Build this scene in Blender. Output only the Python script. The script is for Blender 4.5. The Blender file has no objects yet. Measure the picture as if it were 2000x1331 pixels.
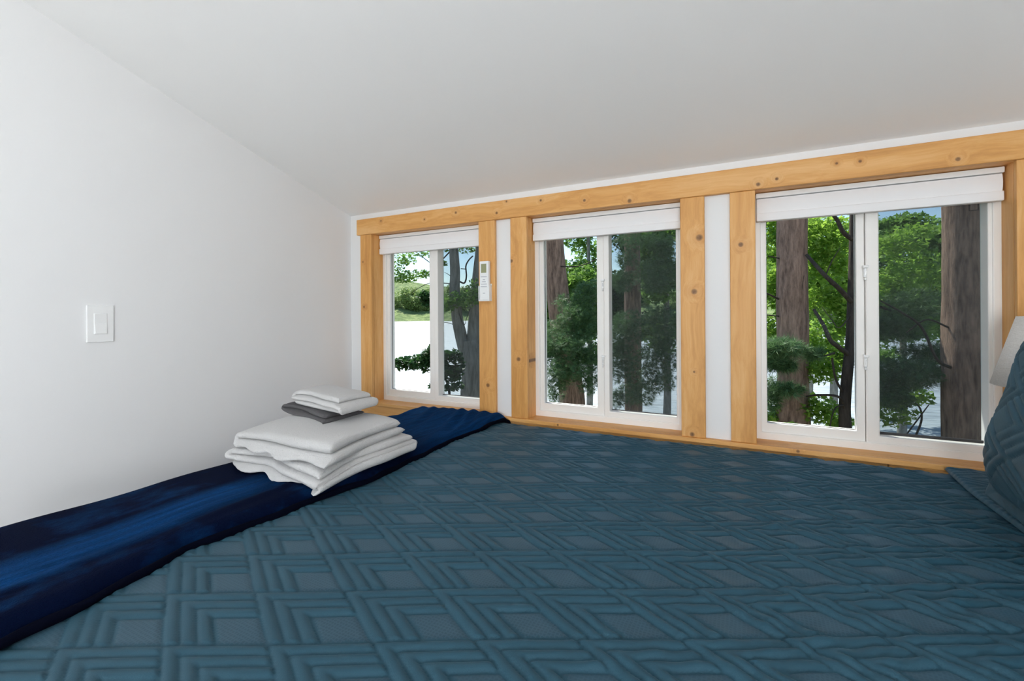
import bpy, bmesh, math, random
import numpy as np
from mathutils import Vector, Matrix, noise

random.seed(7)
rng = np.random.default_rng(11)
S = bpy.context.scene
C = S.collection
R = math.radians

# ------------------------------------------------------------------ camera
F_PX, YAW, ROLL, PY = 889.0, 27.114, 0.378, 614.4
CAM = Vector((2.054, -1.946, 1.25))
cd = bpy.data.cameras.new('camera')
cd.sensor_width = 36.0
cd.lens = F_PX / 2000 * 36.0
cd.shift_y = -(665.5 - PY) / 2000
cd.clip_start = 0.02
cd.clip_end = 3000
cam = bpy.data.objects.new('camera', cd)
C.objects.link(cam)
cam.matrix_world = (Matrix.Translation(CAM) @ Matrix.Rotation(R(YAW), 4, 'Z')
                    @ Matrix.Rotation(R(90), 4, 'X') @ Matrix.Rotation(R(-ROLL), 4, 'Z'))
S.camera = cam

# ------------------------------------------------------------------ world, sun, exposure
S.view_settings.view_transform = 'Standard'
S.view_settings.look = 'None'
S.view_settings.gamma = 1.0
S.view_settings.use_curve_mapping = False
S.view_settings.exposure = 0.0
S.cycles.max_bounces = 10
S.cycles.diffuse_bounces = 6
S.cycles.transparent_max_bounces = 16
S.cycles.caustics_reflective = False
S.cycles.caustics_refractive = False
S.cycles.sample_clamp_indirect = 6.0

W = bpy.data.worlds.new('sky')
S.world = W
W.use_nodes = True
wn = W.node_tree
wn.nodes.clear()
sky = wn.nodes.new('ShaderNodeTexSky')
sky.sky_type = 'NISHITA'
sky.sun_disc = False
sky.sun_elevation = R(55)
sky.sun_rotation = R(-50)
sky.air_density = 1.0
sky.dust_density = 0.15
sky.ozone_density = 1.2
bg = wn.nodes.new('ShaderNodeBackground')
bg.inputs['Strength'].default_value = 0.21
wo = wn.nodes.new('ShaderNodeOutputWorld')
wn.links.new(sky.outputs[0], bg.inputs['Color'])
wn.links.new(bg.outputs[0], wo.inputs['Surface'])

sl = bpy.data.lights.new('sun', 'SUN')
sl.energy = 8.5
sl.angle = R(0.6)
sl.color = (1.0, 0.95, 0.86)
sun = bpy.data.objects.new('sun', sl)
C.objects.link(sun)
# high sun over the lake, well to the left: an unseen eave, added for this, keeps it off the windows
sun.rotation_euler = Vector((0.439, -0.369, -0.819)).to_track_quat('-Z', 'Y').to_euler()

# ------------------------------------------------------------------ helpers
def tag(o, label=None, cat=None, group=None, kind=None):
    if label: o['label'] = label
    if cat: o['category'] = cat
    if group: o['group'] = group
    if kind: o['kind'] = kind
    return o

def empty(name, loc=(0, 0, 0), rz=0.0):
    o = bpy.data.objects.new(name, None)
    C.objects.link(o)
    o.location = loc
    o.rotation_euler = (0, 0, rz)
    o.empty_display_size = 0.05
    return o

def link(name, me, mat=None, parent=None, smooth=False):
    o = bpy.data.objects.new(name, me)
    C.objects.link(o)
    if mat is not None and not me.materials:
        me.materials.append(mat)
    if smooth:
        me.polygons.foreach_set('use_smooth', [True] * len(me.polygons))
    if parent is not None:
        o.parent = parent
    return o

def np_mesh(name, V, Q):
    """V (n,3) array, Q (m,k) array of equal-sized faces"""
    V = np.asarray(V, dtype=np.float32)
    Q = np.asarray(Q, dtype=np.int32)
    me = bpy.data.meshes.new(name)
    m, k = Q.shape
    me.vertices.add(len(V))
    me.vertices.foreach_set('co', V.ravel())
    me.loops.add(m * k)
    me.loops.foreach_set('vertex_index', Q.ravel())
    me.polygons.add(m)
    me.polygons.foreach_set('loop_start', np.arange(0, m * k, k, dtype=np.int32))
    me.update(calc_edges=True)
    me.validate()
    return me

def grid_quads(nu, nv, off=0, flip=False):
    i, j = np.meshgrid(np.arange(nu - 1), np.arange(nv - 1), indexing='ij')
    a = (i * nv + j).ravel() + off
    q = np.stack([a, a + nv, a + nv + 1, a + 1], 1)
    return q[:, ::-1] if flip else q

def bm_obj(name, bm, mat, parent=None, smooth=False):
    me = bpy.data.meshes.new(name)
    bm.normal_update()
    bm.to_mesh(me)
    bm.free()
    return link(name, me, mat, parent, smooth)

def add_box(bm, x0, x1, y0, y1, z0, z1):
    v = [bm.verts.new((x, y, z)) for x in (x0, x1) for y in (y0, y1) for z in (z0, z1)]
    for f in ((0, 1, 3, 2), (4, 6, 7, 5), (0, 4, 5, 1), (2, 3, 7, 6), (0, 2, 6, 4), (1, 5, 7, 3)):
        bm.faces.new([v[i] for i in f])

def bevel(bm, w, seg=2):
    bmesh.ops.bevel(bm, geom=list(bm.edges), offset=w, segments=seg, profile=0.5, affect='EDGES')

def box(name, b, mat, parent=None, bev=0.0, seg=2, smooth=False):
    bm = bmesh.new()
    add_box(bm, *b)
    bmesh.ops.recalc_face_normals(bm, faces=bm.faces)
    if bev:
        bevel(bm, bev, seg)
    return bm_obj(name, bm, mat, parent, smooth)

def ring(name, o, h, y0, y1, mat, parent=None, bev=0.0):
    """rectangular frame in the XZ plane: o / h = (x0, x1, z0, z1) outer and hole"""
    bm = bmesh.new()
    def loop(r, y):
        return [bm.verts.new((x, y, z)) for x, z in ((r[0], r[2]), (r[1], r[2]), (r[1], r[3]), (r[0], r[3]))]
    a, b, c, d = loop(o, y0), loop(h, y0), loop(o, y1), loop(h, y1)
    for i in range(4):
        j = (i + 1) % 4
        bm.faces.new((a[i], a[j], b[j], b[i]))
        bm.faces.new((c[i], d[i], d[j], c[j]))
        bm.faces.new((a[i], c[i], c[j], a[j]))
        bm.faces.new((b[i], b[j], d[j], d[i]))
    bmesh.ops.recalc_face_normals(bm, faces=bm.faces)
    if bev:
        bevel(bm, bev, 2)
    return bm_obj(name, bm, mat, parent)

def tube_data(pts, rad, n=10, cap=True):
    """swept tube along points with per-point radius -> V, Q(quads)"""
    P = [Vector(p) for p in pts]
    V, Q = [], []
    up = Vector((0.13, 0.31, 0.94)).normalized()
    for i, p in enumerate(P):
        t = (P[min(i + 1, len(P) - 1)] - P[max(i - 1, 0)]).normalized()
        a = t.cross(up)
        if a.length < 0.05:
            a = t.cross(Vector((1, 0, 0)))
        a.normalize()
        b = t.cross(a)
        for k in range(n):
            w = 2 * math.pi * k / n
            V.append(p + (a * math.cos(w) + b * math.sin(w)) * rad[i])
    for i in range(len(P) - 1):
        for k in range(n):
            k2 = (k + 1) % n
            Q.append((i * n + k, i * n + k2, (i + 1) * n + k2, (i + 1) * n + k))
    return [tuple(v) for v in V], Q

def ray(x, y):
    """direction of the view ray through pixel (x, y), depth 1 along the optical axis"""
    a, r = R(YAW), R(ROLL)
    X, Y = x - 1000, y - PY
    u = (X * math.cos(r) - Y * math.sin(r)) / F_PX
    v = (X * math.sin(r) + Y * math.cos(r)) / F_PX
    return Vector((u * math.cos(a) - math.sin(a), u * math.sin(a) + math.cos(a), -v))

def at(x, y, d):
    return CAM + ray(x, y) * d

# ------------------------------------------------------------------ materials
class NT:
    def __init__(self, name):
        self.m = bpy.data.materials.new(name)
        self.m.use_nodes = True
        self.t = self.m.node_tree
        self.b = self.t.nodes['Principled BSDF']
        self.out = self.t.nodes['Material Output']
    def n(self, kind, **kw):
        nd = self.t.nodes.new('ShaderNode' + kind)
        for k, v in kw.items():
            if k.startswith('i_'):
                nd.inputs[k[2:]].default_value = v
            else:
                setattr(nd, k, v)
        return nd
    def l(self, a, b):
        self.t.links.new(a, b)
    def set(self, **kw):
        for k, v in kw.items():
            self.b.inputs[k.replace('_', ' ')].default_value = v
        return self
    def math(self, op, a, b=None, clamp=False):
        nd = self.n('Math', operation=op, use_clamp=clamp)
        for i, v in enumerate((a, b)):
            if v is None: continue
            if hasattr(v, 'is_output'): self.l(v, nd.inputs[i])
            else: nd.inputs[i].default_value = v
        return nd.outputs[0]
    def ramp(self, fac, stops):
        nd = self.n('ValToRGB')
        e = nd.color_ramp.elements
        while len(e) < len(stops): e.new(0.5)
        for el, (p, c) in zip(e, stops):
            el.position = p
            el.color = (*c, 1)
        self.l(fac, nd.inputs[0])
        return nd.outputs[0]
    def mix(self, fac, a, b, blend='MIX'):
        nd = self.n('Mix', data_type='RGBA', blend_type=blend)
        for i, v in ((0, fac), (6, a), (7, b)):
            if hasattr(v, 'is_output'): self.l(v, nd.inputs[i])
            elif i == 0: nd.inputs[i].default_value = v
            else: nd.inputs[i].default_value = (*v, 1)
        return nd.outputs[2]
    def noise(self, scale, detail=3.0, rough=0.5, vec=None):
        nd = self.n('TexNoise')
        nd.inputs['Scale'].default_value = scale
        nd.inputs['Detail'].default_value = detail
        nd.inputs['Roughness'].default_value = rough
        if vec is not None: self.l(vec, nd.inputs['Vector'])
        return nd.outputs[0]
    def bump(self, h, strength, dist=0.01, prev=None):
        nd = self.n('Bump')
        nd.inputs['Strength'].default_value = strength
        nd.inputs['Distance'].default_value = dist
        self.l(h, nd.inputs['Height'])
        if prev is not None: self.l(prev, nd.inputs['Normal'])
        self.l(nd.outputs[0], self.b.inputs['Normal'])
        return nd.outputs[0]
    def mapped(self, scale=(1, 1, 1), coord='Object', rot=(0, 0, 0)):
        tc = self.n('TexCoord')
        mp = self.n('Mapping')
        mp.inputs['Scale'].default_value = scale
        mp.inputs['Rotation'].default_value = rot
        self.l(tc.outputs[coord], mp.inputs['Vector'])
        return mp.outputs[0]

def paint(name, col, rough=0.6, bump=0.06, scale=260):
    t = NT(name)
    t.set(Base_Color=(*col, 1), Roughness=rough)
    t.bump(t.noise(scale, 3, 0.6, t.mapped()), bump, 0.002)
    return t.m

def plain(name, col, rough=0.5, metal=0.0, **kw):
    t = NT(name)
    t.set(Base_Color=(*col, 1), Roughness=rough, Metallic=metal, **kw)
    n = t.noise(40, 2, 0.5, t.mapped())
    t.l(t.math('MULTIPLY_ADD', n, 0.08), t.b.inputs['Roughness'])
    t.b.inputs['Roughness'].links[0].from_node.inputs[2].default_value = max(0.02, rough - 0.04)
    return t.m

M = {}
M['wall'] = paint('wall_paint', (0.81, 0.815, 0.82), 0.55)
M['ceil'] = paint('ceiling_paint', (0.905, 0.91, 0.905), 0.45, 0.03)
M['vinyl'] = plain('white_vinyl', (0.88, 0.86, 0.83), 0.35)
M['plastic'] = plain('white_plastic', (0.86, 0.87, 0.87), 0.35)
M['blind'] = plain('blind_fabric', (0.87, 0.87, 0.88), 0.6)
M['gasket'] = plain('dark_gasket', (0.03, 0.028, 0.03), 0.6)
M['metal'] = plain('brushed_metal', (0.55, 0.55, 0.55), 0.35, 1.0)
M['lcd'] = plain('remote_screen', (0.30, 0.31, 0.17), 0.25)
M['grey'] = plain('grey_print', (0.45, 0.46, 0.50), 0.5)
M['floor'] = plain('floor_carpet', (0.50, 0.49, 0.47), 0.9)
M['bedwood'] = plain('bed_wood', (0.42, 0.27, 0.14), 0.45)

# knots of the cedar boards, as points on the boards' front plane (x, z, radius)
KNOTS = [(0.255, 1.775, .008), (0.556, 1.753, .007), (0.754, 1.767, .009), (0.99, 1.74, .009), (1.044, 1.789, .007), (1.222, 1.773, .008),
         (1.43, 1.748, .009), (1.626, 1.722, .012), (2.1, 1.727, .010), (2.16, 1.739, .008), (2.34, 1.767, .006),
         (2.406, 1.764, .007), (2.655, 1.731, .009), (0.12, 1.298, .009), (0.114, 1.555, .007), (0.933, 0.904, .013),
         (1.066, 1.504, .012), (1.101, 1.038, .014), (1.896, 1.547, .017), (1.876, 1.335, .015), (1.874, 1.018, .006),
         (1.865, 0.77, .012), (2.041, 1.508, .012)]

def cedar(name, horizontal, knots, tint=1.0, seed=0.0):
    t = NT(name)
    geo = t.n('NewGeometry')
    sep = t.n('SeparateXYZ')
    t.l(geo.outputs['Position'], sep.inputs[0])
    mp = t.n('Mapping')
    mp.inputs['Scale'].default_value = (2.2, 26, 26) if horizontal else (26, 26, 2.2)
    mp.inputs['Location'].default_value = (seed, seed * 1.7, seed * 0.6)
    t.l(geo.outputs['Position'], mp.inputs['Vector'])
    # knot field
    total = None
    halo = None
    flat = t.n('CombineXYZ')
    t.l(sep.outputs['X'], flat.inputs['X'])
    t.l(sep.outputs['Z'], flat.inputs['Z'])
    for (kx, kz, kr) in knots:
        d = t.n('VectorMath', operation='DISTANCE')
        sc = t.n('VectorMath', operation='MULTIPLY')
        sc.inputs[1].default_value = (1, 1, 1)
        t.l(flat.outputs[0], d.inputs[0])
        d.inputs[1].default_value = (kx, 0, kz)
        q = t.math('DIVIDE', d.outputs['Value'], kr * 0.85)
        t.t.nodes.remove(sc)
        k = t.math('SUBTRACT', 1.0, t.math('POWER', q, 3.0), clamp=True)
        h = t.math('SUBTRACT', 1.0, t.math('DIVIDE', q, 4.0), clamp=True)
        total = k if total is None else t.math('MAXIMUM', total, k)
        halo = h if halo is None else t.math('MAXIMUM', halo, h)
    if total is None:
        total = halo = t.n('Value').outputs[0]
        total.default_value = 0.0
    warp = t.n('VectorMath', operation='SCALE')
    nz = t.n('TexNoise', i_Scale=3.0, i_Detail=2.0)
    t.l(geo.outputs['Position'], nz.inputs['Vector'])
    t.l(nz.outputs['Color'], warp.inputs[0])
    warp.inputs['Scale'].default_value = 1.6
    add = t.n('VectorMath', operation='ADD')
    t.l(mp.outputs[0], add.inputs[0])
    t.l(warp.outputs[0], add.inputs[1])
    comb = t.n('CombineXYZ')
    hh = t.math('MULTIPLY', halo, 0.8)
    for s in ('X', 'Y', 'Z'): t.l(hh, comb.inputs[s])
    add2 = t.n('VectorMath', operation='ADD')
    t.l(add.outputs[0], add2.inputs[0])
    t.l(comb.outputs[0], add2.inputs[1])
    v = add2.outputs[0]
    broad = t.noise(0.55, 2, 0.5, v)
    fine = t.noise(3.2, 5, 0.65, v)
    g = t.math('ADD', t.math('MULTIPLY', broad, 0.6), t.math('MULTIPLY', fine, 0.4))
    a, b_, c_ = (0.50, 0.215, 0.045), (0.70, 0.355, 0.105), (0.82, 0.50, 0.215)
    col = t.ramp(g, [(0.28, tuple(x * tint for x in a)), (0.5, tuple(x * tint for x in b_)), (0.72, tuple(min(1, x * tint) for x in c_))])
    col = t.mix(t.math('MULTIPLY', halo, 0.22), col, (0.40, 0.14, 0.03))
    kn = t.math('MULTIPLY', total, t.math('MULTIPLY_ADD', t.noise(180, 2, 0.5, geo.outputs['Position']), 0.5))
    kn.node.inputs[1].links[0].from_node.inputs[2].default_value = 0.55
    col = t.mix(kn, col, (0.085, 0.032, 0.012))
    t.l(col, t.b.inputs['Base Color'])
    t.set(Roughness=0.5)
    t.bump(fine, 0.12, 0.002)
    return t.m

hk = [k for k in KNOTS if k[1] > 1.70]
vk = [k for k in KNOTS if k[1] <= 1.70]
M['cedar_h'] = cedar('cedar_horizontal', True, hk)
M['cedar_v'] = cedar('cedar_vertical', False, vk, 1.0, 3.0)
M['cedar_j'] = cedar('cedar_jamb', False, [(1.146, 1.03, .012)], 1.06, 5.0)
M['cedar_s'] = cedar('cedar_sill', True, [(2.22, 0.752, .008), (1.3, 0.75, .007)], 1.02, 7.0)
M['cedar_p'] = cedar('cedar_pale', True, [], 1.25, 9.0)

def glass(name, tint, refl, haze=0.0, haze_col=(0.2, 0.22, 0.24)):
    t = NT(name)
    t.t.nodes.remove(t.b)
    tr = t.n('BsdfTransparent')
    tr.inputs[0].default_value = (*tint, 1)
    gl = t.n('BsdfGlossy')
    gl.inputs['Roughness'].default_value = 0.02
    gl.inputs['Color'].default_value = (1, 1, 1, 1)
    lw = t.n('LayerWeight')
    lw.inputs['Blend'].default_value = 0.12
    fac = t.math('MULTIPLY', lw.outputs['Fresnel'], refl, clamp=True)
    mx = t.n('MixShader')
    t.l(fac, mx.inputs[0]); t.l(tr.outputs[0], mx.inputs[1]); t.l(gl.outputs[0], mx.inputs[2])
    last = mx
    if haze:
        df = t.n('BsdfDiffuse')
        df.inputs[0].default_value = (*haze_col, 1)
        m2 = t.n('MixShader')
        nz = t.noise(9, 3, 0.6, t.mapped())
        hz = t.math('MULTIPLY_ADD', nz, haze * 0.5)
        hz.node.inputs[2].default_value = haze * 0.75
        t.l(hz, m2.inputs[0]); t.l(mx.outputs[0], m2.inputs[1]); t.l(df.outputs[0], m2.inputs[2])
        last = m2
    t.l(last.outputs[0], t.out.inputs['Surface'])
    return t.m

M['glass'] = glass('clear_glass', (0.97, 0.985, 0.98), 0.05)
M['screen'] = glass('insect_screen', (0.84, 0.87, 0.88), 0.0, 0.22, (0.09, 0.095, 0.10))

# quilt, throw, towels, pillow, lamp shade
def fabric_quilt(name, base, sheen_w, sheen_tint):
    t = NT(name)
    n = t.noise(14, 4, 0.6, t.mapped())
    col = t.mix(n, tuple(x * 0.85 for x in base), tuple(x * 1.15 for x in base))
    t.l(col, t.b.inputs['Base Color'])
    t.set(Roughness=0.5, Sheen_Weight=sheen_w, Sheen_Roughness=0.45, Sheen_Tint=(*sheen_tint, 1), Specular_IOR_Level=0.22)
    fine = t.noise(420, 3, 0.7, t.mapped())
    t.bump(fine, 0.25, 0.0015)
    return t.m

M['quilt'] = fabric_quilt('quilted_teal', (0.017, 0.061, 0.090), 0.12, (0.40, 0.65, 0.82))
# woven diamonds of the quilt: fine honeycomb weave
def honeycomb():
    t = NT('quilt_weave')
    vo = t.n('TexVoronoi', feature='DISTANCE_TO_EDGE')
    vo.inputs['Scale'].default_value = 165
    vo.inputs['Randomness'].default_value = 0.25
    t.l(t.mapped((1, 1, 0.0)), vo.inputs['Vector'])
    e = t.math('MULTIPLY', vo.outputs['Distance'], 3.0, clamp=True)
    t.l(t.mix(e, (0.028, 0.070, 0.102), (0.012, 0.048, 0.074)), t.b.inputs['Base Color'])
    t.set(Roughness=0.5, Sheen_Weight=0.14, Sheen_Roughness=0.45, Sheen_Tint=(0.35, 0.6, 0.75, 1), Specular_IOR_Level=0.35)
    t.bump(e, -0.5, 0.0012)
    return t.m
M['weave'] = honeycomb()

def velvet():
    t = NT('navy_velvet_plush')
    tc = t.n('TexCoord')
    sep = t.n('SeparateXYZ')
    t.l(tc.outputs['Object'], sep.inputs[0])
    fine = t.noise(260, 3, 0.75, t.mapped((1, 0.6, 1)))
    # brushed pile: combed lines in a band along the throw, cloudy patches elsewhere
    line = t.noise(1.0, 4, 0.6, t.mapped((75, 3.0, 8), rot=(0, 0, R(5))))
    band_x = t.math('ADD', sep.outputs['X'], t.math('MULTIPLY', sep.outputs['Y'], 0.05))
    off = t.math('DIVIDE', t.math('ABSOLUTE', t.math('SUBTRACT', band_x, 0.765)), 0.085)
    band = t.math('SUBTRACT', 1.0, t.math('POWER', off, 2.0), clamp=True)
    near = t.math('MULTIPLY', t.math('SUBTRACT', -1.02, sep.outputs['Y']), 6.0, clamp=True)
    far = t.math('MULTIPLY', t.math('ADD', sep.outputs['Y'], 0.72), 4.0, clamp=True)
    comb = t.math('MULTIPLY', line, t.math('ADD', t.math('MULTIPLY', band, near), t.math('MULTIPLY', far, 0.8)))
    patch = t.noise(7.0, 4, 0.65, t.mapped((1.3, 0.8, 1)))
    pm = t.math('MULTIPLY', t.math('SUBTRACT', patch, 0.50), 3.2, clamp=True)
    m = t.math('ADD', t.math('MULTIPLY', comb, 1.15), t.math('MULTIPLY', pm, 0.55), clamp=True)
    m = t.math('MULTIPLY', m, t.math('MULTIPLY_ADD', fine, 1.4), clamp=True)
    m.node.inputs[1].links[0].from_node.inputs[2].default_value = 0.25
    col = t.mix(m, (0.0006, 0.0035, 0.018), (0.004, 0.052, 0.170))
    t.l(col, t.b.inputs['Base Color'])
    t.set(Roughness=0.9, Sheen_Roughness=0.30, Sheen_Tint=(0.02, 0.22, 0.75, 1), Specular_IOR_Level=0.04)
    t.l(t.math('MULTIPLY', m, 0.25), t.b.inputs['Sheen Weight'])
    t.bump(fine, 0.8, 0.005)
    return t.m
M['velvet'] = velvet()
M['edge_shade'] = NT('dark_edge_shade').set(Base_Color=(0.0006, 0.0012, 0.006, 1), Roughness=0.95, Specular_IOR_Level=0.05).m  # near-black colour for the shade painted along the throw's inner edge

def terry(name, col, k=1.0):
    t = NT(name)
    n = t.noise(300, 3, 0.75, t.mapped())
    c = t.mix(n, tuple(x * 0.80 for x in col), col)
    t.l(c, t.b.inputs['Base Color'])
    t.set(Roughness=0.95, Sheen_Weight=0.35 * k, Sheen_Roughness=0.5, Specular_IOR_Level=0.1)
    b1 = t.bump(n, 1.0, 0.006)
    t.bump(t.noise(90, 4, 0.7, t.mapped()), 0.45, 0.008, b1)
    return t.m
M['towel'] = terry('white_terry', (0.86, 0.85, 0.84))
M['towel_grey'] = terry('grey_terry', (0.125, 0.12, 0.125), 0.4)

def linen():
    t = NT('shade_linen')
    a = t.noise(60, 3, 0.6, t.mapped((1, 1, 14)))
    b = t.noise(60, 3, 0.6, t.mapped((12, 12, 1)))
    m = t.math('MULTIPLY', t.math('ADD', a, b), 0.5)
    t.l(t.ramp(m, [(0.35, (0.70, 0.68, 0.64)), (0.6, (0.90, 0.885, 0.86))]), t.b.inputs['Base Color'])
    t.set(Roughness=0.9)
    t.bump(m, 0.35, 0.002)
    return t.m
M['linen'] = linen()

def bark(name, dark, light, scale=1.0):
    t = NT(name)
    v = t.mapped((9 * scale, 9 * scale, 1.6 * scale))
    n = t.noise(2.2, 6, 0.7, v)
    big = t.noise(0.6, 2, 0.5, t.mapped())
    f = t.math('ADD', t.math('MULTIPLY', n, 0.8), t.math('MULTIPLY', big, 0.25))
    t.l(t.ramp(f, [(0.36, dark), (0.66, light)]), t.b.inputs['Base Color'])
    t.set(Roughness=0.9)
    t.bump(n, 0.9, 0.03)
    return t.m
M['bark'] = bark('pine_bark', (0.085, 0.050, 0.036), (0.46, 0.30, 0.22))
M['bark_grey'] = bark('grey_bark', (0.11, 0.10, 0.085), (0.42, 0.40, 0.35))
M['twig'] = bark('dark_twig', (0.020, 0.015, 0.012), (0.085, 0.065, 0.05))

def leaf(name, dark, light, trans=0.45):
    t = NT(name)
    g = t.n('NewGeometry')
    col = t.ramp(g.outputs['Random Per Island'], [(0.0, dark), (0.55, tuple((a + b) / 2 for a, b in zip(dark, light))), (1.0, light)])
    t.l(col, t.b.inputs['Base Color'])
    t.set(Roughness=0.5, Specular_IOR_Level=0.3)
    tl = t.n('BsdfTranslucent')
    t.l(t.mix(0.5, col, tuple(x * 1.3 for x in light)), tl.inputs[0])
    mx = t.n('MixShader')
    mx.inputs[0].default_value = trans
    t.l(t.b.outputs[0], mx.inputs[1]); t.l(tl.outputs[0], mx.inputs[2])
    t.l(mx.outputs[0], t.out.inputs['Surface'])
    return t.m
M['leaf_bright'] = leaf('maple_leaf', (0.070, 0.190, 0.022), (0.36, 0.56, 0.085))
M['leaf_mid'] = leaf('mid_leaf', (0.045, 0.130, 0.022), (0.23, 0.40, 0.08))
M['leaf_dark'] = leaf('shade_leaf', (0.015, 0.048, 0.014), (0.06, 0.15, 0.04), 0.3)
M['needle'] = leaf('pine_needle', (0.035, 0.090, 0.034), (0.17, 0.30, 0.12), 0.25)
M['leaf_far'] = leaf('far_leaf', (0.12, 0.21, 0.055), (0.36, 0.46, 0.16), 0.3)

def water():
    t = NT('lake_water')
    v = t.mapped((0.16, 0.55, 1), rot=(0, 0, R(-20)))
    n = t.noise(1.6, 4, 0.6, v)
    t.set(Base_Color=(0.34, 0.39, 0.42, 1), Roughness=0.60, IOR=1.6)  # pale base colour stands in for sun glitter on the ripples
    t.set(Specular_IOR_Level=1.0)
    t.bump(n, 1.0, 0.9)
    return t.m
M['water'] = water()
M['ground'] = NT('forest_ground').set(Base_Color=(0.10, 0.085, 0.05, 1), Roughness=0.95).m
def hill():
    t = NT('wooded_hill')
    n = t.noise(0.16, 5, 0.7, t.mapped((1, 1, 2)))
    t.l(t.ramp(n, [(0.35, (0.10, 0.17, 0.05)), (0.5, (0.22, 0.31, 0.10)), (0.68, (0.36, 0.42, 0.17))]), t.b.inputs['Base Color'])
    t.set(Roughness=0.95)
    t.bump(n, 1.0, 6.0)
    return t.m
M['shore'] = hill()

# ------------------------------------------------------------------ the room
XW = 3.10                      # right wall
YB = -4.30                     # wall behind the camera
ZS, ZB, ZT, ZC = 0.759, 1.709, 1.798, 1.831
SL = 0.3199                    # slope of the ceiling
OPEN = [(0.177, 0.884), (1.147, 1.825), (2.090, 2.789)]

def struct(o):
    o['kind'] = 'structure'
    return o

def wall_back():
    bm = bmesh.new()
    xs = [-0.15]
    for a, b in OPEN: xs += [a - 0.014, b + 0.014]
    xs.append(XW + 0.15)
    z0, z1, top = ZS - 0.016, ZB + 0.014, ZC + 0.02
    for i in range(0, len(xs), 2):
        add_box(bm, xs[i], xs[i + 1], 0.0, 0.15, -0.1, top)
    for a, b in OPEN:
        add_box(bm, a - 0.014, b + 0.014, 0.0, 0.15, -0.1, z0)
        add_box(bm, a - 0.014, b + 0.014, 0.0, 0.15, z1, top)
    return struct(bm_obj('wall_back', bm, M['wall']))
wall_back()

def gable(name, x0, x1):
    bm = bmesh.new()
    zf = ZC + SL * -YB
    prof = [(0.0, -0.1), (0.0, ZC), (YB - 0.15, ZC + SL * (-YB + 0.15)), (YB - 0.15, -0.1)]
    a = [bm.verts.new((x0, y, z)) for y, z in prof]
    b = [bm.verts.new((x1, y, z)) for y, z in prof]
    bm.faces.new(a); bm.faces.new(b[::-1])
    for i in range(4):
        j = (i + 1) % 4
        bm.faces.new((a[i], b[i], b[j], a[j]))
    bmesh.ops.recalc_face_normals(bm, faces=bm.faces)
    return struct(bm_obj(name, bm, M['wall']))
gable('wall_left', -0.15, 0.0)
gable('wall_right', XW, XW + 0.15)

# wall behind the camera, with an added opening, unseen, widened to let fill daylight in
bm = bmesh.new()
add_box(bm, -0.15, 0.2, YB - 0.15, YB, -0.1, 3.3)
add_box(bm, 2.9, XW + 0.15, YB - 0.15, YB, -0.1, 3.3)
add_box(bm, 0.2, 2.9, YB - 0.15, YB, -0.1, 0.1)
add_box(bm, 0.2, 2.9, YB - 0.15, YB, 2.5, 3.3)
struct(bm_obj('wall_front', bm, M['wall']))
struct(box('floor', (-0.15, XW + 0.15, YB - 0.15, 0.15, -0.12, 0.0), M['floor']))
bm = bmesh.new()
ya, yb = 0.48, YB - 0.2  # front end overhangs the windows, added to block the sun
prof = [(ya, ZC - SL * ya), (yb, ZC - SL * yb), (yb, ZC - SL * yb + 0.16), (ya, ZC - SL * ya + 0.16)]
a = [bm.verts.new((-0.4, y, z)) for y, z in prof]
b = [bm.verts.new((XW + 0.4, y, z)) for y, z in prof]
bm.faces.new(a); bm.faces.new(b[::-1])
for i in range(4):
    j = (i + 1) % 4
    bm.faces.new((a[i], b[i], b[j], a[j]))
bmesh.ops.recalc_face_normals(bm, faces=bm.faces)
struct(bm_obj('ceiling', bm, M['ceil']))

# cedar trim boards
TF = -0.020
trims = [('header', (0.0694, 2.93, TF - 0.004, 0.0, ZB, ZT), 'cedar_h')]
for x0, x1 in ((0.0936, 0.177), (0.884, 0.976), (1.0606, 1.147), (1.825, 1.9145), (2.004, 2.0904), (2.789, 2.878)):
    trims.append(('post', (x0, x1, TF, 0.0, ZS, ZB), 'cedar_v'))
trims.append(('sill', (0.08, 2.90, TF - 0.008, 0.0, ZS - 0.018, ZS), 'cedar_s'))
trims.append(('apron', (0.0936, 2.476, TF, 0.0, ZS - 0.107, ZS - 0.018), 'cedar_s'))
trims.append(('apron', (2.479, 2.878, TF, 0.0, ZS - 0.107, ZS - 0.018), 'cedar_p'))
for i, (_, b_, m_) in enumerate(trims):
    struct(box('trim_%d' % (i + 1), b_, M[m_], None, 0.003, 2))

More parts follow.
